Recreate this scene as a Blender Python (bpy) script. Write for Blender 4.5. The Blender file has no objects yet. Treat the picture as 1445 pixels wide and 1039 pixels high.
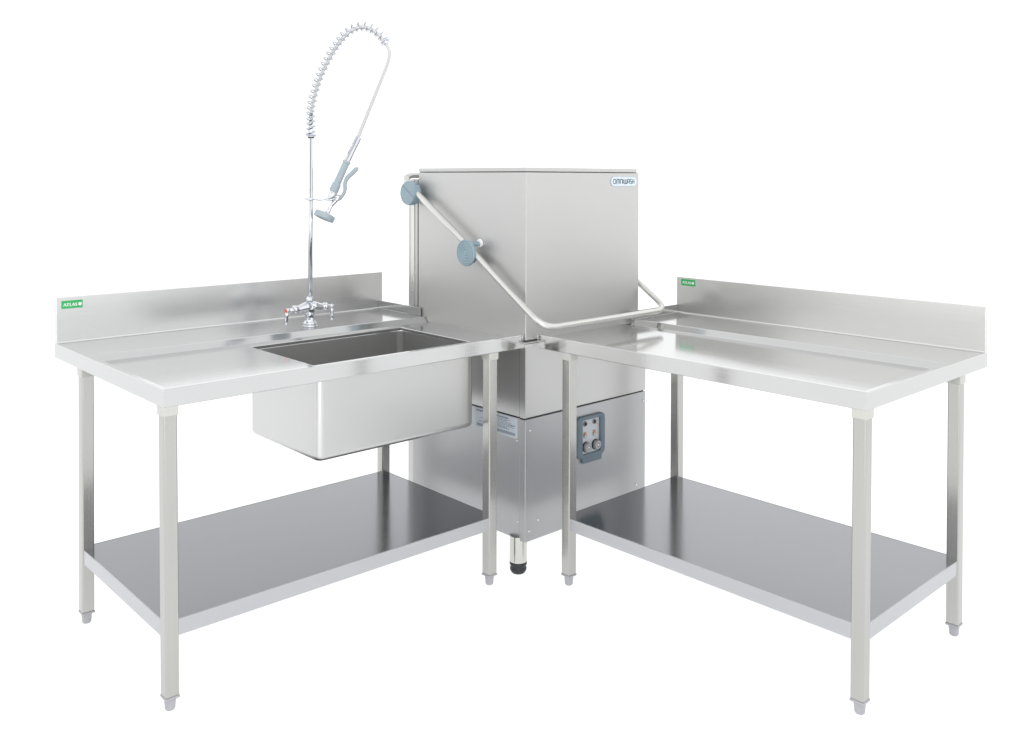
import bpy, bmesh, math, random
from mathutils import Vector, Matrix
R = math.radians
random.seed(3)
scene = bpy.context.scene
COL = scene.collection

# ------------------------------------------------------------------ materials
def newmat(name):
    m = bpy.data.materials.new(name); m.use_nodes = True
    nt = m.node_tree
    return m, nt, nt.nodes['Principled BSDF'], nt.nodes, nt.links

def steel(name, base, rough, brush=(3, 260, 260), streak=.06, bump=.02, wav=.0, broad=.45, var=.02):
    """brushed sheet steel: fine streaks along one axis of the part, slow waviness of the sheet"""
    m, nt, p, N, L = newmat(name)
    p.inputs['Metallic'].default_value = 1
    tc = N.new('ShaderNodeTexCoord')
    mp = N.new('ShaderNodeMapping'); mp.inputs['Scale'].default_value = brush
    L.new(tc.outputs['Object'], mp.inputs['Vector'])
    n1 = N.new('ShaderNodeTexNoise'); n1.inputs['Scale'].default_value = 1; n1.inputs['Detail'].default_value = 3
    L.new(mp.outputs[0], n1.inputs['Vector'])
    n2 = N.new('ShaderNodeTexNoise'); n2.inputs['Scale'].default_value = 2.3; n2.inputs['Detail'].default_value = 2
    L.new(tc.outputs['Object'], n2.inputs['Vector'])
    # roughness
    mr = N.new('ShaderNodeMapRange'); mr.inputs['To Min'].default_value = rough - streak; mr.inputs['To Max'].default_value = rough + streak
    mr.inputs['From Min'].default_value = .25; mr.inputs['From Max'].default_value = .75
    L.new(n1.outputs['Fac'], mr.inputs['Value']); L.new(mr.outputs[0], p.inputs['Roughness'])
    # colour, a few per cent of streak and cloud
    ad = N.new('ShaderNodeMath'); ad.operation = 'ADD'
    L.new(n1.outputs['Fac'], ad.inputs[0]); L.new(n2.outputs['Fac'], ad.inputs[1])
    cr = N.new('ShaderNodeMapRange'); cr.inputs['From Min'].default_value = .6; cr.inputs['From Max'].default_value = 1.4
    L.new(ad.outputs[0], cr.inputs['Value'])
    mx = N.new('ShaderNodeMix'); mx.data_type = 'RGBA'
    lo = [c * (1 - var) for c in base]; hi = [c * (1 + var) for c in base]
    mx.inputs['A'].default_value = (*lo, 1); mx.inputs['B'].default_value = (*hi, 1)
    L.new(cr.outputs[0], mx.inputs['Factor']); L.new(mx.outputs['Result'], p.inputs['Base Color'])
    b = None
    if wav:      # the sheet is never quite flat
        b = N.new('ShaderNodeBump'); b.inputs['Strength'].default_value = wav; b.inputs['Distance'].default_value = .02
        L.new(n2.outputs['Fac'], b.inputs['Height']); L.new(b.outputs[0], p.inputs['Normal'])
    # the brushing scatters part of the light widely: a second, broad lobe of the same metal
    q = N.new('ShaderNodeBsdfPrincipled'); q.inputs['Metallic'].default_value = 1; q.inputs['Roughness'].default_value = .62
    L.new(mx.outputs['Result'], q.inputs['Base Color'])
    ms = N.new('ShaderNodeMixShader'); ms.inputs['Fac'].default_value = broad
    L.new(p.outputs[0], ms.inputs[1]); L.new(q.outputs[0], ms.inputs[2])
    L.new(ms.outputs[0], N['Material Output'].inputs['Surface'])
    return m

def plain(name, col, rough=.5, metal=0., noise=.06, scale=60, coat=0.):
    m, nt, p, N, L = newmat(name)
    p.inputs['Metallic'].default_value = metal
    p.inputs['Coat Weight'].default_value = coat
    tc = N.new('ShaderNodeTexCoord'); n = N.new('ShaderNodeTexNoise'); n.inputs['Scale'].default_value = scale
    n.inputs['Detail'].default_value = 4
    L.new(tc.outputs['Object'], n.inputs['Vector'])
    mx = N.new('ShaderNodeMix'); mx.data_type = 'RGBA'
    mx.inputs['A'].default_value = (*[c * (1 - noise) for c in col], 1); mx.inputs['B'].default_value = (*[min(1, c * (1 + noise)) for c in col], 1)
    L.new(n.outputs['Fac'], mx.inputs['Factor']); L.new(mx.outputs['Result'], p.inputs['Base Color'])
    mr = N.new('ShaderNodeMapRange'); mr.inputs['To Min'].default_value = max(.02, rough - .06); mr.inputs['To Max'].default_value = rough + .06
    L.new(n.outputs['Fac'], mr.inputs['Value']); L.new(mr.outputs[0], p.inputs['Roughness'])
    return m

M_ = {}
M_['top'] = steel('bench_steel', (.578, .580, .578), 0.12, (3, 300, 300), .03, .002, .010, broad=0.2)
M_['topR'] = steel('bench_steel_cross', (.578, .579, .573), 0.11, (300, 3, 300), .03, .002, .010, broad=0.18)
M_['splash'] = steel('splash_steel', (.685, .687, .682), 0.24, (3, 300, 300), .02, .002, .006, broad=0.2)
M_['splashR'] = steel('splash_steel_cross', (.685, .686, .672), 0.24, (300, 3, 300), .02, .002, .006, broad=0.2)
M_['shelf'] = steel('shelf_steel', (0.225, 0.228, 0.24), 0.16, (3, 300, 300), .03, .002, .01, broad=0.12)  # same steel as the bench, its dim reflection put into the base colour
M_['shelfR'] = steel('shelf_steel_cross', (0.26, 0.263, 0.277), 0.16, (300, 3, 300), .03, .002, .01, broad=0.12)  # likewise darkened in the colour for what the tray reflects
M_['shelf_rim'] = steel('shelf_rim_steel', (.485, .491, .505), .22, (3, 3, 300), .02, .002, .008, broad=.2)
M_['leg'] = steel('leg_tube_steel', (.462, .46, .442), 0.2, (220, 220, 2), .05, .003, .005, broad=0.15, var=.045)
M_['sink'] = steel('basin_steel', (.585, .586, .580), 0.3, (4, 4, 4), .02, .001, .006, broad=0.12)
M_['hood'] = steel('hood_steel', (.585, .585, .574), 0.34, (4, 4, 420), .04, .002, .01, broad=0.68)
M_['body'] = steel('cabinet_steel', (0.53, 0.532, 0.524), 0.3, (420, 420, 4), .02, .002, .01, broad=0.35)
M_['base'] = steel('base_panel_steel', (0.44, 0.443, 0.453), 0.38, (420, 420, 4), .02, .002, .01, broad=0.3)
M_['tube'] = steel('handle_tube_steel', (0.66, 0.66, 0.635), 0.3, (40, 40, 40), .04, .003, broad=0.2)
M_['chrome'] = plain('chrome', (.66, .68, .715), .08, 1, .02)
M_['spring'] = plain('spring_wire', (.56, .585, .63), .16, 1, .03)
M_['foot_steel'] = plain('foot_tube_steel', (.6, .6, .56), .18, 1, .03)
M_['cap'] = plain('grey_foot_plastic', (.36, .36, .38), .35)
M_['socket'] = plain('cream_socket', (0.5, 0.5, 0.47), .4)
M_['rubber'] = plain('black_rubber', (.018, .02, .024), .5)
M_['blue'] = plain('blue_grey_plastic', (.26, .355, .40), .42, 0, .05, 140)
M_['frame'] = plain('slate_plastic', (0.125, 0.175, 0.215), .4)
M_['plate'] = plain('control_plate', (0.55, 0.59, 0.62), .4)
M_['dial'] = plain('dial_grey', (0.24, 0.25, 0.26), .35)
M_['dark'] = plain('dark_gap', (.012, .012, .013), .6)
M_['orange'] = plain('orange_lamp', (0.72, 0.22, 0.06), .4)
M_['green'] = plain('green_sticker', (0.025, 0.42, 0.11), .45, 0, .05)
M_['teal'] = plain('teal_dot', (0.02, 0.4, 0.38), .45)
M_['white'] = plain('white_print', (0.85, 0.86, 0.86), .5)
M_['nameplate'] = plain('pale_nameplate', (0.7, 0.78, 0.84), .35)
M_['namerim'] = plain('nameplate_rim', (0.5, 0.62, 0.7), .35)
M_['ink'] = plain('slate_ink', (0.07, 0.12, 0.15), .5)
M_['ink2'] = plain('grey_print', (0.16, 0.18, 0.22), .5)
M_['label'] = plain('silver_label', (0.5, 0.565, 0.62), .4)
M_['hose'] = plain('braided_hose', (.60, .60, .605), .25, .5, .2, 700)
M_['grip'] = plain('grip_grey', (0.36, 0.425, 0.465), .45)
M_['red'] = plain('red_index', (0.8, 0.12, 0.07), .4)

# ------------------------------------------------------------------ mesh helpers
def obj(name, bm, mat, parent=None, bevel=0., seg=2, smooth=False, solid=0., ang=35):
    bmesh.ops.recalc_face_normals(bm, faces=bm.faces[:])
    me = bpy.data.meshes.new(name); bm.to_mesh(me); bm.free()
    me.materials.append(M_[mat] if isinstance(mat, str) else mat)
    o = bpy.data.objects.new(name, me); COL.objects.link(o)
    if parent is not None: o.parent = parent
    if bevel:
        b = o.modifiers.new('bevel', 'BEVEL'); b.width = bevel; b.segments = seg; b.limit_method = 'ANGLE'; b.angle_limit = R(ang); b.harden_normals = True
        smooth = True
    if solid:
        s = o.modifiers.new('sheet', 'SOLIDIFY'); s.thickness = solid; s.offset = 0
    if smooth:
        for f in me.polygons: f.use_smooth = True
    if bevel or solid:
        wn = o.modifiers.new('normals', 'WEIGHTED_NORMAL'); wn.mode = 'FACE_AREA'; wn.weight = 100
    return o

def empty(name, loc, rz=0.):
    o = bpy.data.objects.new(name, None); COL.objects.link(o); o.location = loc; o.rotation_euler = (0, 0, rz)
    o.empty_display_size = .1
    return o

def tag(o, label=None, cat=None, group=None, kind=None):
    for k, v in (('label', label), ('category', cat), ('group', group), ('kind', kind)):
        if v: o[k] = v
    return o

ID = lambda x, y, z: (x, y, z)
def box(bm, a0, a1, b0, b1, z0, z1, F=ID):
    v = [bm.verts.new(F(a, b, z)) for a in (a0, a1) for b in (b0, b1) for z in (z0, z1)]
    for q in ((0, 1, 3, 2), (4, 6, 7, 5), (0, 4, 5, 1), (2, 3, 7, 6), (0, 2, 6, 4), (1, 5, 7, 3)):
        bm.faces.new([v[i] for i in q])
    return v

def basis(d):
    d = Vector(d).normalized()
    h = Vector((0, 0, 1)) if abs(d.z) < .9 else Vector((1, 0, 0))
    u = d.cross(h).normalized(); return u, d.cross(u).normalized(), d

def lathe(bm, p, axis, prof, n=28):
    """prof: (offset along axis, radius)"""
    u, w, d = basis(axis); p = Vector(p); rings = []
    for s, r in prof:
        if r < 1e-6: rings.append([bm.verts.new(p + d * s)]); continue
        rings.append([bm.verts.new(p + d * s + (u * math.cos(2 * math.pi * k / n) + w * math.sin(2 * math.pi * k / n)) * r) for k in range(n)])
    for A, B in zip(rings, rings[1:]):
        for k in range(n):
            k2 = (k + 1) % n
            if len(A) == 1 and len(B) == 1: continue
            if len(A) == 1: bm.faces.new((A[0], B[k], B[k2]))
            elif len(B) == 1: bm.faces.new((A[k], B[0], A[k2]))
            else: bm.faces.new((A[k], B[k], B[k2], A[k2]))
    for Rr in (rings[0], rings[-1]):
        if len(Rr) > 1: bm.faces.new(Rr)

def tube(bm, pts, r, n=14, closed=False):
    """pipe through points; r number or list; parallel-transport frame"""
    P = [Vector(q) for q in pts]; m = len(P)
    T = []
    for i in range(m):
        a = P[(i - 1) % m] if (closed or i > 0) else P[i]; b = P[(i + 1) % m] if (closed or i < m - 1) else P[i]
        T.append((b - a).normalized())
    u, w, _ = basis(T[0]); rings = []
    for i in range(m):
        if i:
            q = T[i - 1].rotation_difference(T[i]); u = q @ u
        u = (u - T[i] * u.dot(T[i])).normalized(); w = T[i].cross(u)
        ri = r[i] if isinstance(r, (list, tuple)) else r
        rings.append([bm.verts.new(P[i] + (u * math.cos(2 * math.pi * k / n) + w * math.sin(2 * math.pi * k / n)) * ri) for k in range(n)])
    pairs = list(zip(rings, rings[1:])) + ([(rings[-1], rings[0])] if closed else [])
    for A, B in pairs:
        for k in range(n): bm.faces.new((A[k], A[(k + 1) % n], B[(k + 1) % n], B[k]))
    if not closed: bm.faces.new(rings[0]); bm.faces.new(rings[-1])

def spline(pts, per=8):
    P = [Vector(p) for p in pts]; P = [P[0] * 2 - P[1]] + P + [P[-1] * 2 - P[-2]]; out = []
    for i in range(1, len(P) - 2):
        for k in range(per):
            t = k / per; a, b, c, d = P[i - 1], P[i], P[i + 1], P[i + 2]
            out.append(.5 * ((2 * b) + (c - a) * t + (2 * a - 5 * b + 4 * c - d) * t * t + (3 * b - a - 3 * c + d) * t ** 3))
    out.append(P[-2]); return out

def fillet(pts, rad, n=8, closed=False):
    """polyline with rounded corners; rad per inner point"""
    P = [Vector(p) for p in pts]; out = []; m = len(P)
    for i in range(m):
        if not closed and i in (0, m - 1): out.append(P[i]); continue
        a, b, c = P[(i - 1) % m], P[i], P[(i + 1) % m]
        r = rad[i] if isinstance(rad, (list, tuple)) else rad
        p0 = b + (a - b).normalized() * r; p1 = b + (c - b).normalized() * r
        for k in range(n + 1):
            t = k / n; out.append(p0 * (1 - t) ** 2 + b * 2 * t * (1 - t) + p1 * t * t)
    return out

def rrect(w, h, r, n=6):
    """rounded rectangle outline, centred"""
    o = []
    for cx, cy, a in ((w / 2 - r, h / 2 - r, 0), (-w / 2 + r, h / 2 - r, 90), (-w / 2 + r, -h / 2 + r, 180), (w / 2 - r, -h / 2 + r, 270)):
        for k in range(n + 1):
            t = R(a + 90 * k / n); o.append((cx + r * math.cos(t), cy + r * math.sin(t)))
    return o

def prism(bm, outline, F, t0, t1, inner=None):
    """outline of (s,t) pairs -> solid between depths t0 and t1 through F(s,t,depth); inner: same-length hole outline"""
    n = len(outline)
    A = [bm.verts.new(F(s, t, t0)) for s, t in outline]; B = [bm.verts.new(F(s, t, t1)) for s, t in outline]
    for k in range(n): bm.faces.new((A[k], A[(k + 1) % n], B[(k + 1) % n], B[k]))
    if inner is None:
        bm.faces.new(A); bm.faces.new(B[::-1])
    else:
        C = [bm.verts.new(F(s, t, t0)) for s, t in inner]; D = [bm.verts.new(F(s, t, t1)) for s, t in inner]
        for k in range(n):
            k2 = (k + 1) % n
            bm.faces.new((C[k], C[k2], D[k2], D[k])); bm.faces.new((A[k], A[k2], C[k2], C[k])); bm.faces.new((B[k], B[k2], D[k2], D[k]))

def stroke(bm, pts, w, F, t0, t1, closed=False):
    """flat lettering stroke: a ribbon of width w (number or per-point list) along a polyline with mitred joints"""
    P = [Vector((x, y)) for x, y in pts]; m = len(P); left = []; right = []
    for i in range(m):
        a = P[(i - 1) % m] if (closed or i > 0) else None; c = P[(i + 1) % m] if (closed or i < m - 1) else None
        d1 = (P[i] - a).normalized() if a is not None else None; d2 = (c - P[i]).normalized() if c is not None else None
        if d1 is None: d1 = d2
        if d2 is None: d2 = d1
        n1 = Vector((-d1.y, d1.x)); n2 = Vector((-d2.y, d2.x)); nn = n1 + n2
        nn = nn.normalized() if nn.length > 1e-6 else n1
        wi = (w[i] if isinstance(w, (list, tuple)) else w) / 2
        k = wi / max(.45, nn.dot(n1)); left.append(P[i] + nn * k); right.append(P[i] - nn * k)
    rng = range(m) if closed else range(m - 1)
    vs = [[bm.verts.new(F(q.x, q.y, t)) for q in Lq] for Lq in (left, right) for t in (t0, t1)]
    l0, l1, r0, r1 = vs
    for i in rng:
        j = (i + 1) % m
        bm.faces.new((l1[i], l1[j], r1[j], r1[i])); bm.faces.new((l0[i], r0[i], r0[j], l0[j]))
        bm.faces.new((l0[i], l0[j], l1[j], l1[i])); bm.faces.new((r0[i], r1[i], r1[j], r0[j]))
    if not closed:
        for i in (0, m - 1): bm.faces.new((l0[i], l1[i], r1[i], r0[i]))

# ------------------------------------------------------------------ benches
H = .9; AP = .0495; HR = .020; RIM = .019; RUN = .027
ZS = .2515; SA = .045; ZF = .0408; LS = .0394; INS = .0035; DIN = .1142

def leg(F, l0, d0, root, lean=(0, 0)):
    bm = bmesh.new(); v = box(bm, l0, l0 + LS, d0, d0 + LS, ZF, H - AP + .012, F)
    if lean != (0, 0):
        off = Vector(F(lean[0], lean[1], 0)) - Vector(F(0, 0, 0))
        for q in v:
            if q.co.z < .1: q.co += off
    lg = obj('leg', bm, 'leg', root, .0048, 4)
    c = Vector(F(l0 + LS / 2 + lean[0], d0 + LS / 2 + lean[1], 0))
    bm = bmesh.new()
    s = LS / 2 + .001
    v = box(bm, -s, s, -s, s, ZF - .006, ZF + .0015, lambda x, y, z: (c.x + x, c.y + y, z))
    ft = obj('foot', bm, 'cap', lg, .002, 2)
    bm = bmesh.new(); bm.from_mesh(ft.data)
    lathe(bm, (c.x, c.y, 0), (0, 0, 1), [(0, .009), (.0015, .0125), (.006, .0145), (.024, .0155), (.0255, .0165), (ZF - .005, .0165)], 24)
    bm.to_mesh(ft.data); bm.free()
    bm = bmesh.new(); s = .0028
    box(bm, l0 - s, l0 + LS + s, d0 - s, d0 + LS + s, H - AP - .027, H - AP + .004, F)
    obj('socket', bm, 'socket', lg, .003, 2)
    return lg

def bench(root, F, L, D, ds0, ds1, hb, lb, binset, tm, sm, lup, lip, hole=None, leans=None):
    l0 = -.0005
    g = .004
    # worktop: a raised rim at the front and outer end, a sunken working area, a flush ledge behind it
    bm = bmesh.new()
    V = lambda l, d, z: bm.verts.new(F(l, d, z))
    Lr = L - RIM
    A0, A1 = V(l0, 0, H), V(L, 0, H)
    B1 = V(L, D, H); B0 = V(l0, D, H)
    p0, p1, p2, p3 = V(l0, RIM, H), V(Lr, RIM, H), V(Lr, ds1, H), V(l0, ds0, H)
    q0, q1, q2, q3 = V(l0, RIM + g, H - HR), V(Lr - g, RIM + g, H - HR), V(Lr - g, ds1 - RUN, H - HR), V(l0, ds0 - RUN, H - HR)
    f = bm.faces.new
    f((A0, A1, p1, p0)); f((A1, B1, p2, p1)); f((p3, p2, B1, B0))
    f((p0, p1, q1, q0)); f((p1, p2, q2, q1)); f((p2, p3, q3, q2))
    a0, a1, b1, b0 = V(l0, 0, H - AP), V(L, 0, H - AP), V(L, D, H - AP), V(l0, D, H - AP)
    i = .016
    c0, c1, c2, c3 = V(l0, i, H - AP), V(L - i, i, H - AP), V(L - i, D - i, H - AP), V(l0, D - i, H - AP)
    f((A0, a0, a1, A1)); f((A1, a1, b1, B1)); f((B1, b1, b0, B0))
    f((a0, c0, c1, a1)); f((a1, c1, c2, b1)); f((b1, c2, c3, b0))
    if hole:
        hl0, hl1, hd0, hd1 = hole
        h = [V(hl0, hd0, H - HR), V(hl1, hd0, H - HR), V(hl1, hd1, H - HR), V(hl0, hd1, H - HR)]
        k = [V(l_, d_, H - HR - .012) for l_, d_ in ((hl0, hd0), (hl1, hd0), (hl1, hd1), (hl0, hd1))]
        q = [q0, q1, q2, q3]
        for j in range(4):
            f((q[j], q[(j + 1) % 4], h[(j + 1) % 4], h[j])); f((h[j], h[(j + 1) % 4], k[(j + 1) % 4], k[j]))
    else:
        f((q0, q1, q2, q3))
    obj('worktop', bm, tm, root, .0022, 3, solid=.0012)
    # lip carried over the machine's edge, stepped like the top, with a small upright tab at the front corner
    bm = bmesh.new()
    box(bm, lip, -.0012, RIM + .003, ds0 - RUN - .002, H - HR - .003, H - HR + .0002, F)
    box(bm, -.0138, -.0012, ds0 - .0015, D - .019, H - HR - .003, H + .0002, F)
    box(bm, -.0115, -.0075, .001, .004, H - AP + .021, H - .002, F)
    obj('end_lip', bm, tm, root, .0008, 1)
    # backsplash
    bt = .018
    bm = bmesh.new(); v = box(bm, lb, L - .0004, D - bt, D - .0004, H - .004, H + hb, F)
    r = .006; pr = []
    for k in range(6):
        a = R(90 * k / 5); pr.append((D - bt - r + r * math.sin(a), H + .0004 + r - r * math.cos(a)))
    pr.append((D - bt + .004, H + .0004 + r)); pr.append((D - bt + .004, H - .003)); pr.append((D - bt - r, H - .003))
    va = [bm.verts.new(F(lb + .002, d_, z_)) for d_, z_ in pr]; vb = [bm.verts.new(F(L - .004, d_, z_)) for d_, z_ in pr]
    for k in range(len(pr)): k2 = (k + 1) % len(pr); bm.faces.new((va[k], va[k2], vb[k2], vb[k]))
    bm.faces.new(va); bm.faces.new(vb)
    obj('backsplash', bm, tm.replace('top', 'splash'), root, .002, 3)
    # upstand closing the ledge at the machine end
    bm = bmesh.new(); box(bm, -.0055, -.0015, lup, D - bt - .001, H + .0008, H + .036, F)
    obj('end_upstand', bm, tm, root, .0012, 2)
    # undershelf: a tray sheet, its colour darkened to stand for a dim reflection, inside a bright folded rim
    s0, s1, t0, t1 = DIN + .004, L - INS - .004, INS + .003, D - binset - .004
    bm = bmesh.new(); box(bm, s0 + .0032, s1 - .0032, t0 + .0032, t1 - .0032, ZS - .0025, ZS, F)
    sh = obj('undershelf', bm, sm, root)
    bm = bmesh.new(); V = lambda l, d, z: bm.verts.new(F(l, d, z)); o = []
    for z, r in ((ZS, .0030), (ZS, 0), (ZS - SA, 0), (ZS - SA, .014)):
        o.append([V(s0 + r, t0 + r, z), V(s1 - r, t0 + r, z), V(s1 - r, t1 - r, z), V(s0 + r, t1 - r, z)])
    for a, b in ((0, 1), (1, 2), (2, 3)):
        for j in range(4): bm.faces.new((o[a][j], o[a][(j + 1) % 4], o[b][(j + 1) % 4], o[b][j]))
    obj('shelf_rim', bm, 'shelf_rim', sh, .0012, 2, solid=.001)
    # legs
    leans = leans or [(0, 0)] * 4
    for (ll, dd), ln in zip(((L - INS - LS, INS), (L - INS - LS, D - binset - LS), (DIN, INS), (DIN, D - binset - LS)), leans):
        leg(F, ll, dd, root, ln)

def maker_sticker(root, F, l0, l1, d, z0, z1, flip):
    """green sticker: five flared capitals and a small leaf-ringed emblem"""
    w = abs(l1 - l0); h = z1 - z0; c = (l0 + l1) / 2; sg = -1 if flip else 1
    G = lambda s, t, k: F(c + sg * s, d - k, (z0 + z1) / 2 + t)
    bm = bmesh.new(); prism(bm, rrect(w, h, .0015, 2), G, 0, .0006)
    st = obj('maker_sticker', bm, 'green', root)
    bm = bmesh.new()
    x = -w / 2 + .0065; hh = h * .40; y0 = -hh / 2 - .0005; T0, T1 = .0005, .0010
    def put(pts, wd, adv):
        stroke(bm, [(x + a * hh, y0 + b * hh) for a, b in pts], [q * hh for q in wd] if isinstance(wd, list) else wd * hh, G, T0, T1)
    thick, thin = .24, .14
    def A():
        put([(0, 0), (.44, 1)], [thin, thin], 0); put([(.40, 1), (.88, 0)], [thick, thick * 1.1], 0); put([(.18, .32), (.68, .32)], thin * .9, 0)
    A(); x += .92 * hh
    put([(0, .93), (.80, .93)], thin * 1.1, 0); put([(.40, .95), (.40, 0)], [thick, thick * 1.1], 0); x += .93 * hh
    put([(.12, 1), (.12, 0)], [thick * 1.1, thick], 0); put([(.06, .06), (.62, .06)], thin * 1.1, 0); x += .68 * hh
    A(); x += 1.0 * hh
    put([(.52, .86), (.30, .96), (.10, .84), (.12, .64), (.48, .40), (.52, .18), (.30, .04), (.03, .14)], [thin, thin, thin, thick, thick * 1.1, thin, thin, thin], 0); x += .95 * hh
    # emblem: a round head with seven petals
    cx, cy, r = x + .5 * hh, -.0003, .5 * hh
    prism(bm, [(cx + r * .78 * math.cos(2 * math.pi * k / 20), cy + r * .78 * math.sin(2 * math.pi * k / 20)) for k in range(20)], G, T0, T1)
    for k in range(7):
        a = 2 * math.pi * k / 7 + math.pi / 2
        prism(bm, [(cx + r * .85 * math.cos(a) + r * .34 * math.cos(2 * math.pi * j / 8), cy + r * .85 * math.sin(a) + r * .34 * math.sin(2 * math.pi * j / 8)) for j in range(8)], G, T0, T1 + .0001 * (k + 1))
    obj('lettering', bm, 'white', st)

# sink bench
LL, DL = 1.3484, .9541
FL = lambda l, d, z: (l, -d, z)
sink_bench = empty('sink_bench', (.0183, -.0046, 0), R(-.6708))
tag(sink_bench, 'stainless steel bench with a deep sink basin and an undershelf, mixer tap on its ledge', 'sink bench')
HOLE = (.160, .814, .085, .541)
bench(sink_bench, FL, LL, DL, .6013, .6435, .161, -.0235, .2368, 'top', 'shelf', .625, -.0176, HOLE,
      leans=[(-.004, -.004), (0, 0), (0, 0), (0, 0)])
maker_sticker(sink_bench, FL, 1.3312, 1.2600, DL - .0181, 1.0203, 1.0482, True)
# basin: rounded box, fillet at the bottom
bm = bmesh.new()
bl0, bl1, bd0, bd1, bz = .1575, .8160, .0832, .5435, .5690
def ring(z, ins, rr):
    w, h = bl1 - bl0 - 2 * ins, bd1 - bd0 - 2 * ins; cx, cy = (bl0 + bl1) / 2, (bd0 + bd1) / 2
    return [bm.verts.new(FL(cx + s, cy + t, z)) for s, t in rrect(w, h, rr, 8)]
rf = .021; rings = [ring(H - HR - .0135, 0, .024)]
for k in range(9):
    a = R(90 * k / 8); rings.append(ring(bz + rf - rf * math.sin(a), rf - rf * math.cos(a), .024 - .008 * k / 8))
for A, B in zip(rings, rings[1:]):
    n = len(A)
    for k in range(n): bm.faces.new((A[k], A[(k + 1) % n], B[(k + 1) % n], B[k]))
bm.faces.new(rings[-1])
basin = obj('sink_basin', bm, 'sink', sink_bench, smooth=True, solid=.0012)
bm = bmesh.new(); lathe(bm, FL(.48, .33, bz + .0012), (0, 0, 1), [(0, .045), (.003, .045), (.004, .04), (.002, .034), (.001, 0)], 32)
obj('drain', bm, 'chrome', basin, smooth=True)

# outlet bench
LR, DR = 1.2618, .8788
FR = lambda l, d, z: (-d, l, z)
plain_bench = empty('worktop_bench', (-.0361, .0347, 0), R(.1983))
tag(plain_bench, 'stainless steel bench with a plain sunken worktop and an undershelf, no sink', 'work bench')
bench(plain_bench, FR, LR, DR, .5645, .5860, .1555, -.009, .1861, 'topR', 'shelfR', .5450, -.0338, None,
      leans=[(-.002, 0), (0, 0), (0, 0), (0, 0)])
maker_sticker(plain_bench, FR, .0152, .0878, DR - .0181, 1.0207, 1.0483, False)

# ------------------------------------------------------------------ dishwasher
dw = empty('dishwasher', (0, 0, 0))
tag(dw, 'tall stainless hood dishwasher with a bent lifting handle, standing between the two benches', 'dishwasher')
BX = .0191; BXW = -.687; BYD = -.668; ZM = .5900; ZB = .1300; HB = .8765
HXW, HYD = -.6615, -.6555
bm = bmesh.new(); box(bm, HXW, 0, HYD, 0, HB, 1.5062)
hood = obj('hood', bm, 'hood', dw, .003, 3)
bm = bmesh.new(); box(bm, HXW + .006, -.004, HYD + .004, -.004, 1.5066, 1.5086)
obj('seam', bm, 'dark', hood)
bm = bmesh.new(); box(bm, -.649, -.0005, HYD + .001, -.0012, 1.5088, 1.5243)
obj('hood_cap', bm, 'hood', hood, .0022, 2)
bm = bmesh.new(); box(bm, BXW - .003, BX - .0004, BYD, BX - .0004, ZM + .0015, .8690)
body = obj('cabinet', bm, 'body', dw, .003, 3)
bm = bmesh.new(); box(bm, BX - .0006, BX + .0009, -.0106, BX + .0009, ZM + .0016, .8688)
obj('corner_post', bm, 'body', body, .0006, 2)
bm = bmesh.new(); box(bm, BX - .0009, BX - .0001, -.0124, -.0107, ZM + .0016, .8688)
obj('panel_gap', bm, 'dark', body)
bm = bmesh.new(); box(bm, BXW - .004, BX + .0014, BYD - .001, BX + .0014, .8694, .8735)
obj('top_rim', bm, 'body', body, .0012, 2)
bm = bmesh.new()
box(bm, BXW + .01, BX - .004, BYD + .006, BX - .004, ZM - .0022, ZM + .0012)
obj('seam', bm, 'dark', body)
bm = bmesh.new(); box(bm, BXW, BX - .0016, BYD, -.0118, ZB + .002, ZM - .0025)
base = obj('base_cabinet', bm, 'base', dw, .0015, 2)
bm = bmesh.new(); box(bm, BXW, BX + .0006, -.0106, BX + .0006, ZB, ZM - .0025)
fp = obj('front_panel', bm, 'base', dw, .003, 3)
def screw(parent, p, ax):
    bm = bmesh.new(); lathe(bm, p, ax, [(0, .0052), (.0015, .005), (.0028, .0036), (.0033, 0)], 16)
    obj('screw', bm, 'chrome', parent, smooth=True)
for x, z in ((-.0055, .5444), (-.6704, .5489), (-.0482, .2001), (-.0019, .1696), (-.6263, .2037)): screw(fp, (x, BX + .0006, z), (0, 1, 0))
for y, z in ((-.0207, .2003), (-.0278, .5000)): screw(base, (BX - .0016, y, z), (1, 0, 0))
# rear guide columns
for x0, x1 in ((-.075, -.006), (-.645, -.59)):
    bm = bmesh.new(); box(bm, x0, x1, -.7325, -.6695, ZB + .02, 1.478)
    gc = obj('guide_column', bm, 'hood', dw, .002, 2)
    if x1 > -.1:
        bm = bmesh.new(); box(bm, x1 + .0002, x1 + .0030, -.712, -.6890, .90, 1.474)
        obj('column_strip', bm, 'tube', gc, .0008, 2)
        bm = bmesh.new(); lathe(bm, (x1 + .0002, -.722, 1.385), (1, 0, 0), [(0, .004), (.002, .003), (.0025, 0)], 14)
        obj('screw', bm, 'chrome', gc, smooth=True)
# feet
for k, (x, y) in enumerate(((.002, -.034), (.002, -.60), (-.62, -.034), (-.62, -.60))):
    bm = bmesh.new(); lathe(bm, (x, y, 0), (0, 0, 1), [(.044, .0325), (.142, .0325)] if k in (0, 1) else [(.044, .0325), (.142, .0325)], 32)
    ft = obj('foot', bm, 'foot_steel', dw, smooth=False, bevel=.001)
    bm = bmesh.new(); lathe(bm, (x, y, 0), (0, 0, 1), [(0, .022), (.002, .025), (.012, .031), (.020, .0315), (.024, .029), (.029, .029), (.033, .0325), (.0438, .0325)], 32)
    obj('rubber_foot', bm, 'rubber', ft, smooth=True)
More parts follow.
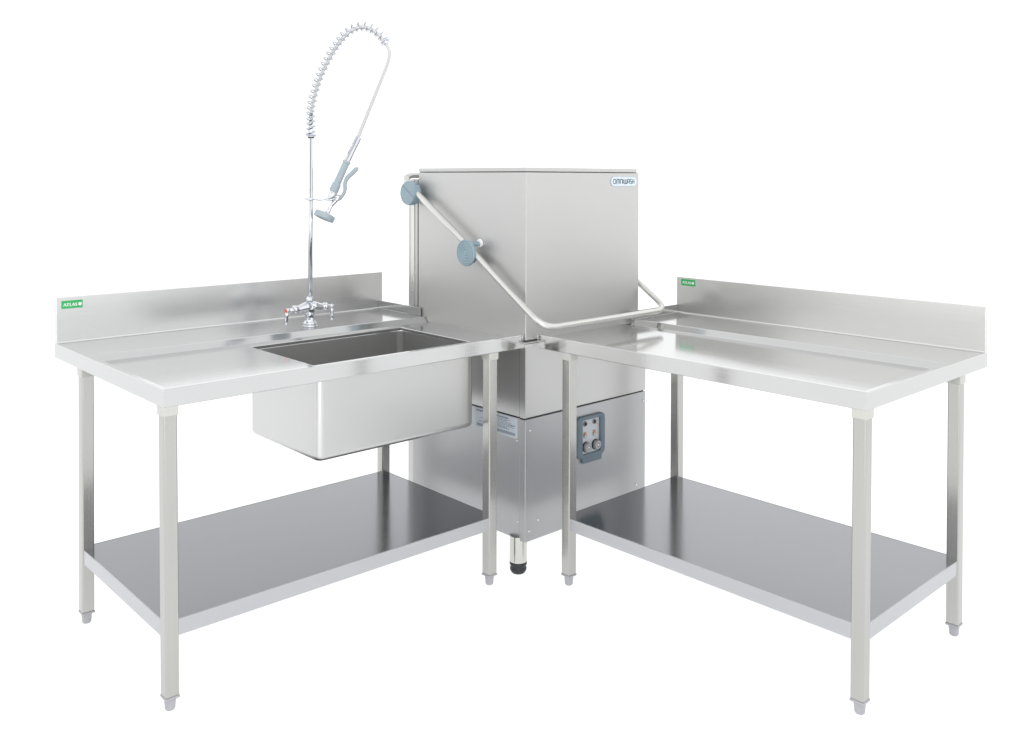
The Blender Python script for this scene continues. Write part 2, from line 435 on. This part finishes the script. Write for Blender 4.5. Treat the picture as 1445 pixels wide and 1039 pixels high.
# rating label with illegible small print and a bar code
FLB = lambda s, t, k: (BX - .0016 + k, -.145 - s, .5465 + t)
W2, H2 = .121, .039
bm = bmesh.new(); prism(bm, rrect(2 * W2, 2 * H2, .002, 2), FLB, 0, .0009)
lab = obj('rating_label', bm, 'label', dw)
bm = bmesh.new()
def bar(s0, s1, t0, t1): prism(bm, [(s0, t0), (s1, t0), (s1, t1), (s0, t1)], FLB, .0008, .0012)
# the side nearest the machine's front corner is -s
def word_row(s0, s1, t, hh, gap):
    s = s0
    while s < s1:
        w = random.uniform(.004, .011); bar(s, min(s + w, s1), t, t + hh); s += w + gap
word_row(-.070, .112, .0265, .0050, .0016)
for t in (.021, .0165, .011, .006, .0015, -.0035, -.008): word_row(random.uniform(-.112, -.06), random.uniform(.02, .112), t, .0019, .004)
word_row(-.110, -.070, .004, .0036, .002)
word_row(-.075, .1, -.0125, .0024, .002)
s = -.108
while s < .11:
    w = random.uniform(.0007, .0022); bar(s, s + w, -.031, -.0195); s += w + random.uniform(.0008, .0018)
obj('small_print', bm, 'ink2', lab)
# control panel on the front
cxp, czp = -.3362, .4660
FC = lambda s, t, k: (cxp - s, BX + .0006 + k, czp + t)
bm = bmesh.new(); prism(bm, rrect(.106, .138, .004, 3), FC, 0, .003)
cp = obj('control_panel', bm, 'plate', dw)
out = rrect(.158, .163, .019, 5); inn = [(s * .665, t * .83) for s, t in rrect(.158, .163, .010, 5)]
bm = bmesh.new(); prism(bm, out, FC, 0, .013, inn)
obj('frame', bm, 'frame', cp, .003, 3)
bm = bmesh.new(); prism(bm, [(-.053, -.0805), (.064, -.0805), (.061, -.1045), (-.046, -.1045)], FC, 0, .011)
obj('frame_tab', bm, 'frame', cp, .003, 3)
def cpt(x, z, k=.003): return (x, BX + .0006 + k, z)
for x, z in ((-.3095, .4255), (-.3655, .4255)):
    bm = bmesh.new(); lathe(bm, cpt(x, z, .0028), (0, 1, 0), [(0, .0205), (.004, .0205), (.006, .0195)], 28)
    dl = obj('dial', bm, 'dark', cp, smooth=False)
    bm = bmesh.new(); lathe(bm, cpt(x, z, .0088), (0, 1, 0), [(0, .0195), (.010, .0185), (.012, .0165), (.0122, .006), (.0122, 0)], 28)
    obj('knob', bm, 'dial', dl, bevel=.0008)
    bm = bmesh.new()
    for k in range(12):
        a = 2 * math.pi * k / 12; r0, r1 = .010, .0155
        stroke(bm, [(x + r0 * math.cos(a), z + r0 * math.sin(a)), (x + r1 * math.cos(a), z + r1 * math.sin(a))], .0013, lambda s, t, q: (s, BX + .0006 + q, t), .0205, .0214)
    lathe(bm, cpt(x, z, .0205), (0, 1, 0), [(0, .004), (.001, .0035), (.0013, 0)], 14)
    obj('dial_marks', bm, 'white', dl)
for x, z in ((-.3050, .5165), (-.3590, .5170)):
    bm = bmesh.new(); lathe(bm, cpt(x, z, .0028), (0, 1, 0), [(0, .0105), (.003, .0105), (.004, .009)], 20)
    sw = obj('push_button', bm, 'dial', cp)
    bm = bmesh.new(); lathe(bm, cpt(x, z, .0066), (0, 1, 0), [(0, .0065), (.003, .006), (.0035, 0)], 16)
    obj('button_cap', bm, 'dark', sw)
for x, z in ((-.3040, .4715), (-.3590, .4720)):
    G = lambda s, t, k: (x + s, BX + .0006 + k, z + t)
    bm = bmesh.new(); prism(bm, rrect(.0155, .0235, .0074, 5), G, .0028, .006)
    rk = obj('rocker_switch', bm, 'dial', cp)
    bm = bmesh.new(); prism(bm, rrect(.011, .010, .0045, 4), lambda s, t, k: G(s, t + .0055, k), .0056, .0078)
    obj('indicator_lamp', bm, 'orange', rk)
    bm = bmesh.new(); prism(bm, rrect(.009, .009, .004, 4), lambda s, t, k: G(s, t - .0055, k), .0056, .0072)
    obj('rocker_face', bm, 'plate', rk)
for x, z, mt in ((-.2885, .5035, 'teal'), (-.3765, .5050, 'orange')):
    bm = bmesh.new(); lathe(bm, cpt(x, z, .0028), (0, 1, 0), [(0, .0032), (.0008, .003)], 12)
    obj('dot_mark', bm, mt, cp)
# nameplate
nx, nz = -.5617, 1.4713; NW, NH = .165, .0405
FN = lambda s, t, k: (nx - s, k, nz + t)
bm = bmesh.new(); prism(bm, rrect(NW, NH, .0195, 8), FN, 0, .0022)
npl = obj('nameplate', bm, 'namerim', dw, .0006, 1)
bm = bmesh.new(); prism(bm, rrect(NW - .006, NH - .006, .017, 8), FN, .002, .0026)
obj('nameplate_face', bm, 'nameplate', npl)
bm = bmesh.new(); lh = .0185; lw = .0153; adv = .0044; sw = .0036
x = -NW / 2 + .0140
def S(pts, closed=False, wd=sw, rad=.0, n=4):
    P = [Vector((x + a * lw, -lh / 2 + b * lh, 0)) for a, b in pts]
    if rad: P = fillet(P, rad, n, closed)
    stroke(bm, [(q.x, q.y) for q in P], wd, FN, .0024, .0031, closed)
S([(0, 0), (1, 0), (1, 1), (0, 1)], True, sw, .0072); x += lw + adv + .0014            # O
S([(0, -.1), (0, 1), (1.15, 1), (1.15, 0)], False, sw, .0045); S([(.575, .95), (.575, 0)]); x += 1.15 * lw + adv + .001   # M
S([(0, 0), (0, 1), (.8, 1), (.8, 0)], False, sw, .0045); x += .8 * lw + adv            # N
x += .0008; S([(0, 0), (0, 1)]); x += adv + .0020                                                  # I
S([(0, 1), (0, 0), (1.15, 0), (1.15, 1)], False, sw, .0045); S([(.575, .05), (.575, 1)]); x += 1.15 * lw + adv + .0006   # W
S([(0, 0), (0, 1), (.8, 1), (.8, 0)], False, sw, .0045); S([(.05, .40), (.75, .40)], False, sw * .8); x += .8 * lw + adv * .9   # A
S([(.62, 1), (0, 1), (0, .52), (.66, .48), (.66, 0), (0, 0)], False, sw * .9, .0026); x += .66 * lw + adv               # S
S([(0, 0), (0, 1)], False, sw); S([(.72, 0), (.72, 1)], False, sw); S([(.08, .5), (.64, .5)], False, sw * .85)          # H
obj('lettering', bm, 'ink', npl)
# lifting handle: one bent tube round the front and across the back
XA, XB, YF, ZHF = .040, -.686, .133, .9435
tr = .0122
path = [(-.330, -.705, 1.4945), (.012, -.705, 1.4945), (.040, -.700, 1.478), (XA, -.652, 1.4400), (XA, -.606, 1.4150), (XA, -.3367, 1.2520), (XA, -.0942, 1.0905),
        (XA, YF, ZHF), (XB, YF, ZHF), (XB, -.0942, 1.0905), (XB, -.606, 1.415), (XB, -.652, 1.44), (XB, -.700, 1.478), (-.680, -.705, 1.4945)]
rad = [0, .026, .024, .02, .02, .10, .06, .075, .075, .06, .02, .02, .024, .026]
pl = fillet(path, rad, 10, True)
rs, acc = [], 0.
for a_, b_ in zip(pl, pl[1:] + pl[:1]):           # even steps of 9 mm
    ln_ = (b_ - a_).length
    while acc < ln_:
        rs.append(a_.lerp(b_, acc / ln_)); acc += .009
    acc -= ln_
pl = rs[:-1] if (rs[-1] - rs[0]).length < .005 else rs
bm = bmesh.new(); tube(bm, pl, tr, 18, True)
hd = obj('lift_handle', bm, 'tube', dw, smooth=True)
def knob_disc(parent, c, sgn, R0, th, rings, name):
    bm = bmesh.new()
    prof = [(0, R0 * .86), (th * .25, R0), (th * .8, R0), (th, R0 - .003)]
    r = R0 - .006; s = th
    for k in range(rings):
        prof += [(s, r), (s - .0022, r - .0012), (s - .0022, r - .0030), (s, r - .0042)]; r -= (R0 - .010) / rings
    prof += [(s, 0)]
    lathe(bm, c, (sgn, 0, 0), prof, 40)
    return obj(name, bm, 'blue', parent, smooth=True, bevel=.0006)
for sgn, xx in ((1, XA), (-1, XB)):
    # pivot bracket: two half drums clamped round the tube
    cy, cz = -.656, 1.4195
    pb = knob_disc(hd, (xx - sgn * .022, cy, cz), sgn, .0512, .042, 0, 'pivot_bracket')
    bm = bmesh.new(); d = Vector((0, .842, -.535)).normalized(); nrm = Vector((0, .535, .842)).normalized()
    c0 = Vector((xx + sgn * .0202, cy, cz)) + nrm * .010
    for a, b in ((-.046, .048),):
        v = []
        for k in (0, .0006):
            for q in (a, b):
                for e in (-.0009, .0009): v.append(bm.verts.new(c0 + d * q + nrm * e + Vector((sgn * k, 0, 0))))
        for q in ((0, 1, 3, 2), (4, 6, 7, 5), (0, 4, 5, 1), (2, 3, 7, 6), (0, 2, 6, 4), (1, 5, 7, 3)): bm.faces.new([v[i] for i in q])
    # two locking slots in the rim
    for ang in (48, 66, 84):
        a = R(ang); u = Vector((0, math.cos(a), math.sin(a))); tt = Vector((0, -math.sin(a), math.cos(a)))
        base_p = Vector((xx - sgn * .008, cy, cz)) + u * .0510; v = []
        for k in (0, .0008):
            for q in (-.0022, .0022):
                for e in (-.009, .009): v.append(bm.verts.new(base_p + u * k + tt * q + Vector((e, 0, 0))))
        for q in ((0, 1, 3, 2), (4, 6, 7, 5), (0, 4, 5, 1), (2, 3, 7, 6), (0, 2, 6, 4), (1, 5, 7, 3)): bm.faces.new([v[i] for i in q])
    obj('bracket_slot', bm, 'frame', hd)
    # ringed spring knob part way down the arm
    ky, kz = -.2785, 1.1915
    knob_disc(hd, (xx + sgn * .006, ky, kz), sgn, .0525, .016, 4, 'arm_knob')
    bm = bmesh.new(); lathe(bm, (xx - sgn * .036, -.258, 1.2265), (sgn, 0, 0), [(0, .010), (.034, .010), (.042, .013), (.048, .013)], 20)
    obj('knob_pin', bm, 'blue', hd, smooth=False, bevel=.001)
    bm = bmesh.new(); lathe(bm, (xx - sgn * .0385, -.255, 1.2285), (sgn, 0, 0), [(0, .0165), (.008, .0165)], 22)
    obj('pin_washer', bm, 'white', hd, bevel=.001)
    bm = bmesh.new(); lathe(bm, (xx - sgn * .006, ky + .018, kz - .024), (sgn, 0, 0), [(0, .016), (.014, .016)], 22)
    obj('knob_spacer', bm, 'rubber', hd, bevel=.001)

# ------------------------------------------------------------------ pre-rinse tap
tap = empty('pre_rinse_tap', (.4989, -.6996, H + .0006))
tag(tap, 'tall chrome mixer tap with a coiled spring hose and grey spray gun above the sink', 'spray tap')
RT = Vector((-.7337, .6795, 0)); RTN = Vector((.6795, .7337, 0))      # plane in which the hose swings
PX = .0027762
def P(u, v, w=0.):            # photo measurements turned into metres round the base of the tap
    return RT * ((u - 437.6) * PX) + RTN * w + Vector((0, 0, (461 - v) * PX - .0005))
LX = Vector((math.cos(R(-.67)), math.sin(R(-.67)), 0))                # along the bench
zA = .0585 + .012
bm = bmesh.new()
lathe(bm, (0, 0, 0), (0, 0, 1), [(0, .0300), (.004, .0300), (.007, .0280), (.0075, .0265), (.0085, .0285), (.015, .0285), (.0175, .0250), (.022, .0215), (.028, .0190), (.044, .0185), (.054, .0215), (.068, .0240), (.080, .0225), (.091, .0170), (.098, .0140)], 32)
for s in (-1, 1):
    a = [LX * s * q + Vector((0, 0, z)) for q, z in ((.004, .076), (.020, .076), (.036, .0735), (.050, .0710), (.060, .0700), (.0605, .0700), (.0735, .0700))]
    tube(bm, a, [.0225, .0210, .0175, .0150, .0142, .0180, .0180], 22)
    lathe(bm, LX * s * .056 + Vector((0, 0, .070)), LX * s, [(.018, .0125), (.022, .0105), (.032, .0085), (.034, .007)], 20)
mix = obj('mixer_body', bm, 'chrome', tap, smooth=True)
bm = bmesh.new(); lathe(bm, (0, 0, .0985), (0, 0, 1), [(0, .0135), (.0015, .0158), (.011, .0158), (.013, .0142), (.017, .0125), (.019, .0105)], 8)
obj('riser_nut', bm, 'chrome', tap, bevel=.0008)
for s in (-1, 1):
    bm = bmesh.new(); c = LX * s * .0885 + Vector((0, 0, .0700))
    lathe(bm, c, LX * s, [(0, .0070), (.004, .0095), (.013, .0100), (.0155, .0090)], 18)
    dn = [c + LX * s * .010 + RTN * .002 + Vector((0, 0, -q)) for q in (.006, .020, .036, .052, .0555)]
    tube(bm, [q + RT * (-.0016 * k if s > 0 else .0004 * k) for k, q in enumerate(dn)], [.0075, .0068, .0080, .0090, .0066], 14)
    h = obj('valve_handle', bm, 'chrome', tap, smooth=True)
    if s > 0: h['label'] = 'lever handle with a red end cap'
    bm = bmesh.new(); lathe(bm, c + LX * s * .0157, LX * s, [(0, .0088), (.0016, .0085), (.0024, .006), (.0026, 0)], 18)
    obj('index_cap', bm, 'red' if s > 0 else 'chrome', h, smooth=True)
# riser
zr = (461 - 193.5) * PX
bm = bmesh.new(); tube(bm, [P(437.8, 424), P(438.5, 300), P(439.0, 193.5), P(439.0, 160)], .0092, 20)
obj('riser_pipe', bm, 'chrome', tap, smooth=True)
bm = bmesh.new(); lathe(bm, P(439.0, 195.5), (0, 0, 1), [(0, .0125), (.005, .0125)], 20)
obj('riser_collar', bm, 'rubber', tap)
# hose under the spring and free part to the gun
cl = [(439.0, 193.3), (439.0, 176), (439.3, 158.6), (444, 135.5), (451.8, 110.5), (461.4, 89.3), (473, 69), (485.5, 52.7), (497, 43.1), (507.6, 39.4), (518.2, 40.0), (527.8, 44.8), (536.5, 52.4), (543.2, 61.4), (548, 69)]
free = [(549.3, 78), (546.8, 90), (539.6, 108.5), (529.9, 132.5), (518.4, 161), (506.9, 189.6), (503.5, 198)]
hs = spline([P(*q) for q in cl[2:] + free], 8)
bm = bmesh.new(); tube(bm, hs, .0076, 14)
obj('hose', bm, 'hose', tap, smooth=True)
# helix round the centre line
sp = spline([P(*q) for q in cl[:-1]], 24)
ln = [0]
for a, b in zip(sp, sp[1:]): ln.append(ln[-1] + (b - a).length)
def along(d):
    d = min(max(d, 0), ln[-1] - 1e-6)
    import bisect
    i = bisect.bisect_right(ln, d) - 1; t = (d - ln[i]) / (ln[i + 1] - ln[i])
    return sp[i].lerp(sp[i + 1], t), (sp[i + 1] - sp[i]).normalized()
pts = []; d = 0; ph = 0.; total = ln[-1]
while d < total:
    f = d / total
    pitch = .0225 if f > .2 else .0200
    if f < .015 or f > .985: pitch = .0055
    c, t = along(d); u = RTN; w = t.cross(u).normalized()
    r = .0178
    off = w * (-.0042 if f > .15 else 0)
    pts.append(c + off + (u * math.cos(ph) + w * math.sin(ph)) * r)
    ph += 2 * math.pi / 18; d += pitch / 18
bm = bmesh.new(); tube(bm, pts, .0031, 8)
obj('spring', bm, 'spring', tap, smooth=True)
bm = bmesh.new(); lathe(bm, P(543.2, 61.0), P(549.6, 70.5) - P(543.2, 61.0), [(0, .0185), (.006, .0185), (.007, .010)], 20)
obj('spring_end', bm, 'chrome', tap, bevel=.001)
# spray gun
g0, g1 = P(506.3, 193), P(489.4, 228); ga = g1 - g0; gl = ga.length
bm = bmesh.new(); lathe(bm, g0, ga, [(0, .0100), (.003, .0128), (gl * .35, .0135), (gl * .36, .0125), (gl * .97, .0128), (gl, .012)], 10)
gun = obj('spray_gun', bm, 'chrome', tap, bevel=.0006)
k0, k1 = P(490.0, 227), P(470.5, 270.5); gl = (k1 - k0).length
bm = bmesh.new(); lathe(bm, k0, k1 - k0, [(0, .0140), (.001, .0158), (.009, .0158), (.011, .0138), (gl * .72, .0142), (gl * .75, .0175), (gl * .97, .0185), (gl, .0165)], 28)
obj('grip', bm, 'grip', gun, smooth=True, bevel=.0006)
bm = bmesh.new(); v0, v1 = P(471.2, 269), P(465.5, 283.5)
lathe(bm, v0, v1 - v0, [(0, .0150), (.008, .0160), (.020, .0155), (.030, .0140), (.036, .0120), (.042, .0090)], 24)
lathe(bm, P(474.5, 277, -.012), RT * .8 + Vector((0, 0, -.35)), [(0, .0095), (.010, .0110), (.020, .0100), (.023, .008)], 18)
tube(bm, spline([P(478, 276), P(474, 283), P(468.5, 289), P(464.5, 295.5), P(462.3, 301)], 6), [.0095] * 6 + [.0085] * 6 + [.0080] * 6 + [.0085] * 6 + [.010], 16)
obj('valve_block', bm, 'chrome', gun, smooth=True)
bm = bmesh.new()
lv = spline([P(472.5, 284), P(478.5, 281.2), P(483.5, 276), P(486.9, 268.5), P(487.2, 258.5), P(490.3, 251), P(496.5, 245), P(502.3, 239.2), P(505.6, 236.6)], 6)
m = len(lv); wd = [.0055 + .004 * min(1, i / (m * .6)) + (-.003 if i > m - 4 else 0) for i in range(m)]
u = RTN; A = []
for i, q in enumerate(lv):
    t = (lv[min(i + 1, m - 1)] - lv[max(i - 1, 0)]).normalized(); nrm = t.cross(u)
    th = .0075 if i < m * .8 else .0075 * (1 - .5 * (i - m * .8) / (m * .2)); ww = .0085
    th = .0052 + .0040 * min(1, i / (m * .75)) if i < m - 5 else .0092 - .0012 * (i - m + 6)
    A.append([bm.verts.new(q + u * (ww * math.cos(2 * math.pi * k / 12)) + nrm * (th * math.sin(2 * math.pi * k / 12))) for k in range(12)])
for a, b in zip(A, A[1:]):
    for k in range(12): bm.faces.new((a[k], a[(k + 1) % 12], b[(k + 1) % 12], b[k]))
bm.faces.new(A[0]); bm.faces.new(A[-1])
obj('lever', bm, 'grip', gun, smooth=True)
ha = (P(456.6, 307.2) - P(460.8, 297.5)).normalized() + RTN * .22
bm = bmesh.new(); lathe(bm, P(460.9, 299.5), ha, [(-.004, .010), (.002, .020), (.006, .0335), (.009, .0345)], 32)
obj('spray_face', bm, 'chrome', gun, smooth=True)
bm = bmesh.new(); lathe(bm, P(460.9, 299.5), ha, [(.0055, .0350), (.0065, .0395), (.010, .0410), (.026, .0410), (.029, .0390), (.0295, .030), (.024, .027), (.024, 0)], 36)
obj('spray_head', bm, 'grip', gun, smooth=True, bevel=.0008)
# wall hook ring holding the gun on the riser
bm = bmesh.new()
tube(bm, [P(429.5, 280.6), P(434, 280.8), P(438.6, 281), P(452, 282.2), P(459, 281.6), P(462, 280.4)], [.0042, .0036, .0040, .0040, .0034, .0030], 12)
lathe(bm, P(438.6, 283.3), (0, 0, 1), [(0, .0125), (.011, .0125)], 20)
tube(bm, fillet([P(459, 281.6), P(463.5, 283, .024), P(472, 281, .024), P(476, 279.5, .010)], .012, 6), .0032, 10)
obj('gun_hook', bm, 'chrome', tap, smooth=True)

# ------------------------------------------------------------------ floor
# floor made translucent so light added from below keeps it white, without shadows
mfl, nt_, p_, N_, L_ = newmat('translucent_white_floor')
p_.inputs['Base Color'].default_value = (.93, .93, .93, 1); p_.inputs['Roughness'].default_value = .6
p_.inputs['Specular IOR Level'].default_value = .1
tr_ = N_.new('ShaderNodeBsdfTranslucent')
nz_ = N_.new('ShaderNodeTexNoise'); nz_.inputs['Scale'].default_value = 2
rp_ = N_.new('ShaderNodeMapRange'); rp_.inputs['To Min'].default_value = .965; rp_.inputs['To Max'].default_value = .985
L_.new(nz_.outputs['Fac'], rp_.inputs['Value']); L_.new(rp_.outputs[0], tr_.inputs['Color'])
ms_ = N_.new('ShaderNodeMixShader'); ms_.inputs['Fac'].default_value = .70
L_.new(p_.outputs[0], ms_.inputs[1]); L_.new(tr_.outputs[0], ms_.inputs[2])
L_.new(ms_.outputs[0], nt_.nodes['Material Output'].inputs['Surface'])
bm = bmesh.new(); s = 40
v = [bm.verts.new((x, y, 0)) for x, y in ((-s, -s), (s, -s), (s, s), (-s, s))]; bm.faces.new(v)
fl = obj('floor', bm, mfl); tag(fl, kind='structure')

# ------------------------------------------------------------------ light
w = bpy.data.worlds.new('World'); scene.world = w; w.use_nodes = True
AMB, FRONT, CEIL = 1.42, .32, .80
# white studio surround: bright behind and to the sides, dimmer towards the camera end of the room and the ceiling
N, L = w.node_tree.nodes, w.node_tree.links
bg = N['Background']; bg.inputs['Color'].default_value = (.985, .99, 1.0, 1)
tc = N.new('ShaderNodeTexCoord')
dp = N.new('ShaderNodeVectorMath'); dp.operation = 'DOT_PRODUCT'; dp.inputs[1].default_value = (.676, .730, .10)
L.new(tc.outputs['Generated'], dp.inputs[0])
m1 = N.new('ShaderNodeMapRange'); m1.interpolation_type = 'SMOOTHSTEP'
m1.inputs['From Min'].default_value = .83; m1.inputs['From Max'].default_value = .97; m1.inputs['To Min'].default_value = 1; m1.inputs['To Max'].default_value = FRONT
L.new(dp.outputs['Value'], m1.inputs['Value'])
sx = N.new('ShaderNodeSeparateXYZ'); L.new(tc.outputs['Generated'], sx.inputs[0])
m2 = N.new('ShaderNodeMapRange'); m2.interpolation_type = 'SMOOTHSTEP'
m2.inputs['From Min'].default_value = .45; m2.inputs['From Max'].default_value = .90; m2.inputs['To Min'].default_value = 1; m2.inputs['To Max'].default_value = CEIL
L.new(sx.outputs['Z'], m2.inputs['Value'])
mu = N.new('ShaderNodeMath'); mu.operation = 'MULTIPLY'; L.new(m1.outputs[0], mu.inputs[0]); L.new(m2.outputs[0], mu.inputs[1])
mv = N.new('ShaderNodeMath'); mv.operation = 'MULTIPLY'; mv.inputs[1].default_value = AMB; L.new(mu.outputs[0], mv.inputs[0])
L.new(mv.outputs[0], bg.inputs['Strength'])
def area(name, loc, target, sx_, sy_, power, col=(1, 1, 1)):
    l = bpy.data.lights.new(name, 'AREA'); l.shape = 'RECTANGLE'; l.size = sx_; l.size_y = sy_; l.energy = power; l.color = col
    o = bpy.data.objects.new(name, l); COL.objects.link(o); o.location = loc
    o.rotation_euler = (Vector(target) - Vector(loc)).to_track_quat('-Z', 'Y').to_euler()
    return o
area('front_fill', (3.5, 3.7, 4.0), (.4, .45, .1), 3.6, 2.4, 60)  # added fill light, unseen, for the floor and edge highlights
area('strip_light', (2.65, 2.75, .54), (.3, .35, .50), 1.7, .36, 14)

# ------------------------------------------------------------------ camera
cam = bpy.data.cameras.new('camera'); co = bpy.data.objects.new('camera', cam); COL.objects.link(co)
az, pit, rol = R(47.19738), R(-.69435), R(.17555)
fw = Vector((-math.cos(pit) * math.cos(az), -math.cos(pit) * math.sin(az), math.sin(pit)))
rt = Vector((-math.sin(az), math.cos(az), 0)); up = rt.cross(fw)
rt2 = rt * math.cos(rol) + up * math.sin(rol); up2 = up * math.cos(rol) - rt * math.sin(rol)
mw = Matrix((rt2, up2, -fw)).transposed().to_4x4(); mw.translation = (2.3997, 2.4696, 1.4843)
co.matrix_world = mw
cam.sensor_width = 36; cam.lens = 36 * 1305.2208 / 1445
cam.shift_x = (722.5 - 711.2004) / 1445; cam.shift_y = (267.1791 - 519.5) / 1445
cam.clip_start = .05; cam.clip_end = 200
scene.camera = co
scene.render.resolution_x = 1024; scene.render.resolution_y = 736
scene.view_settings.view_transform = 'Standard'; scene.view_settings.look = 'None'; scene.view_settings.exposure = 0; scene.view_settings.gamma = 1
scene.view_settings.use_curve_mapping = False
scene.cycles.max_bounces = 12; scene.cycles.glossy_bounces = 10
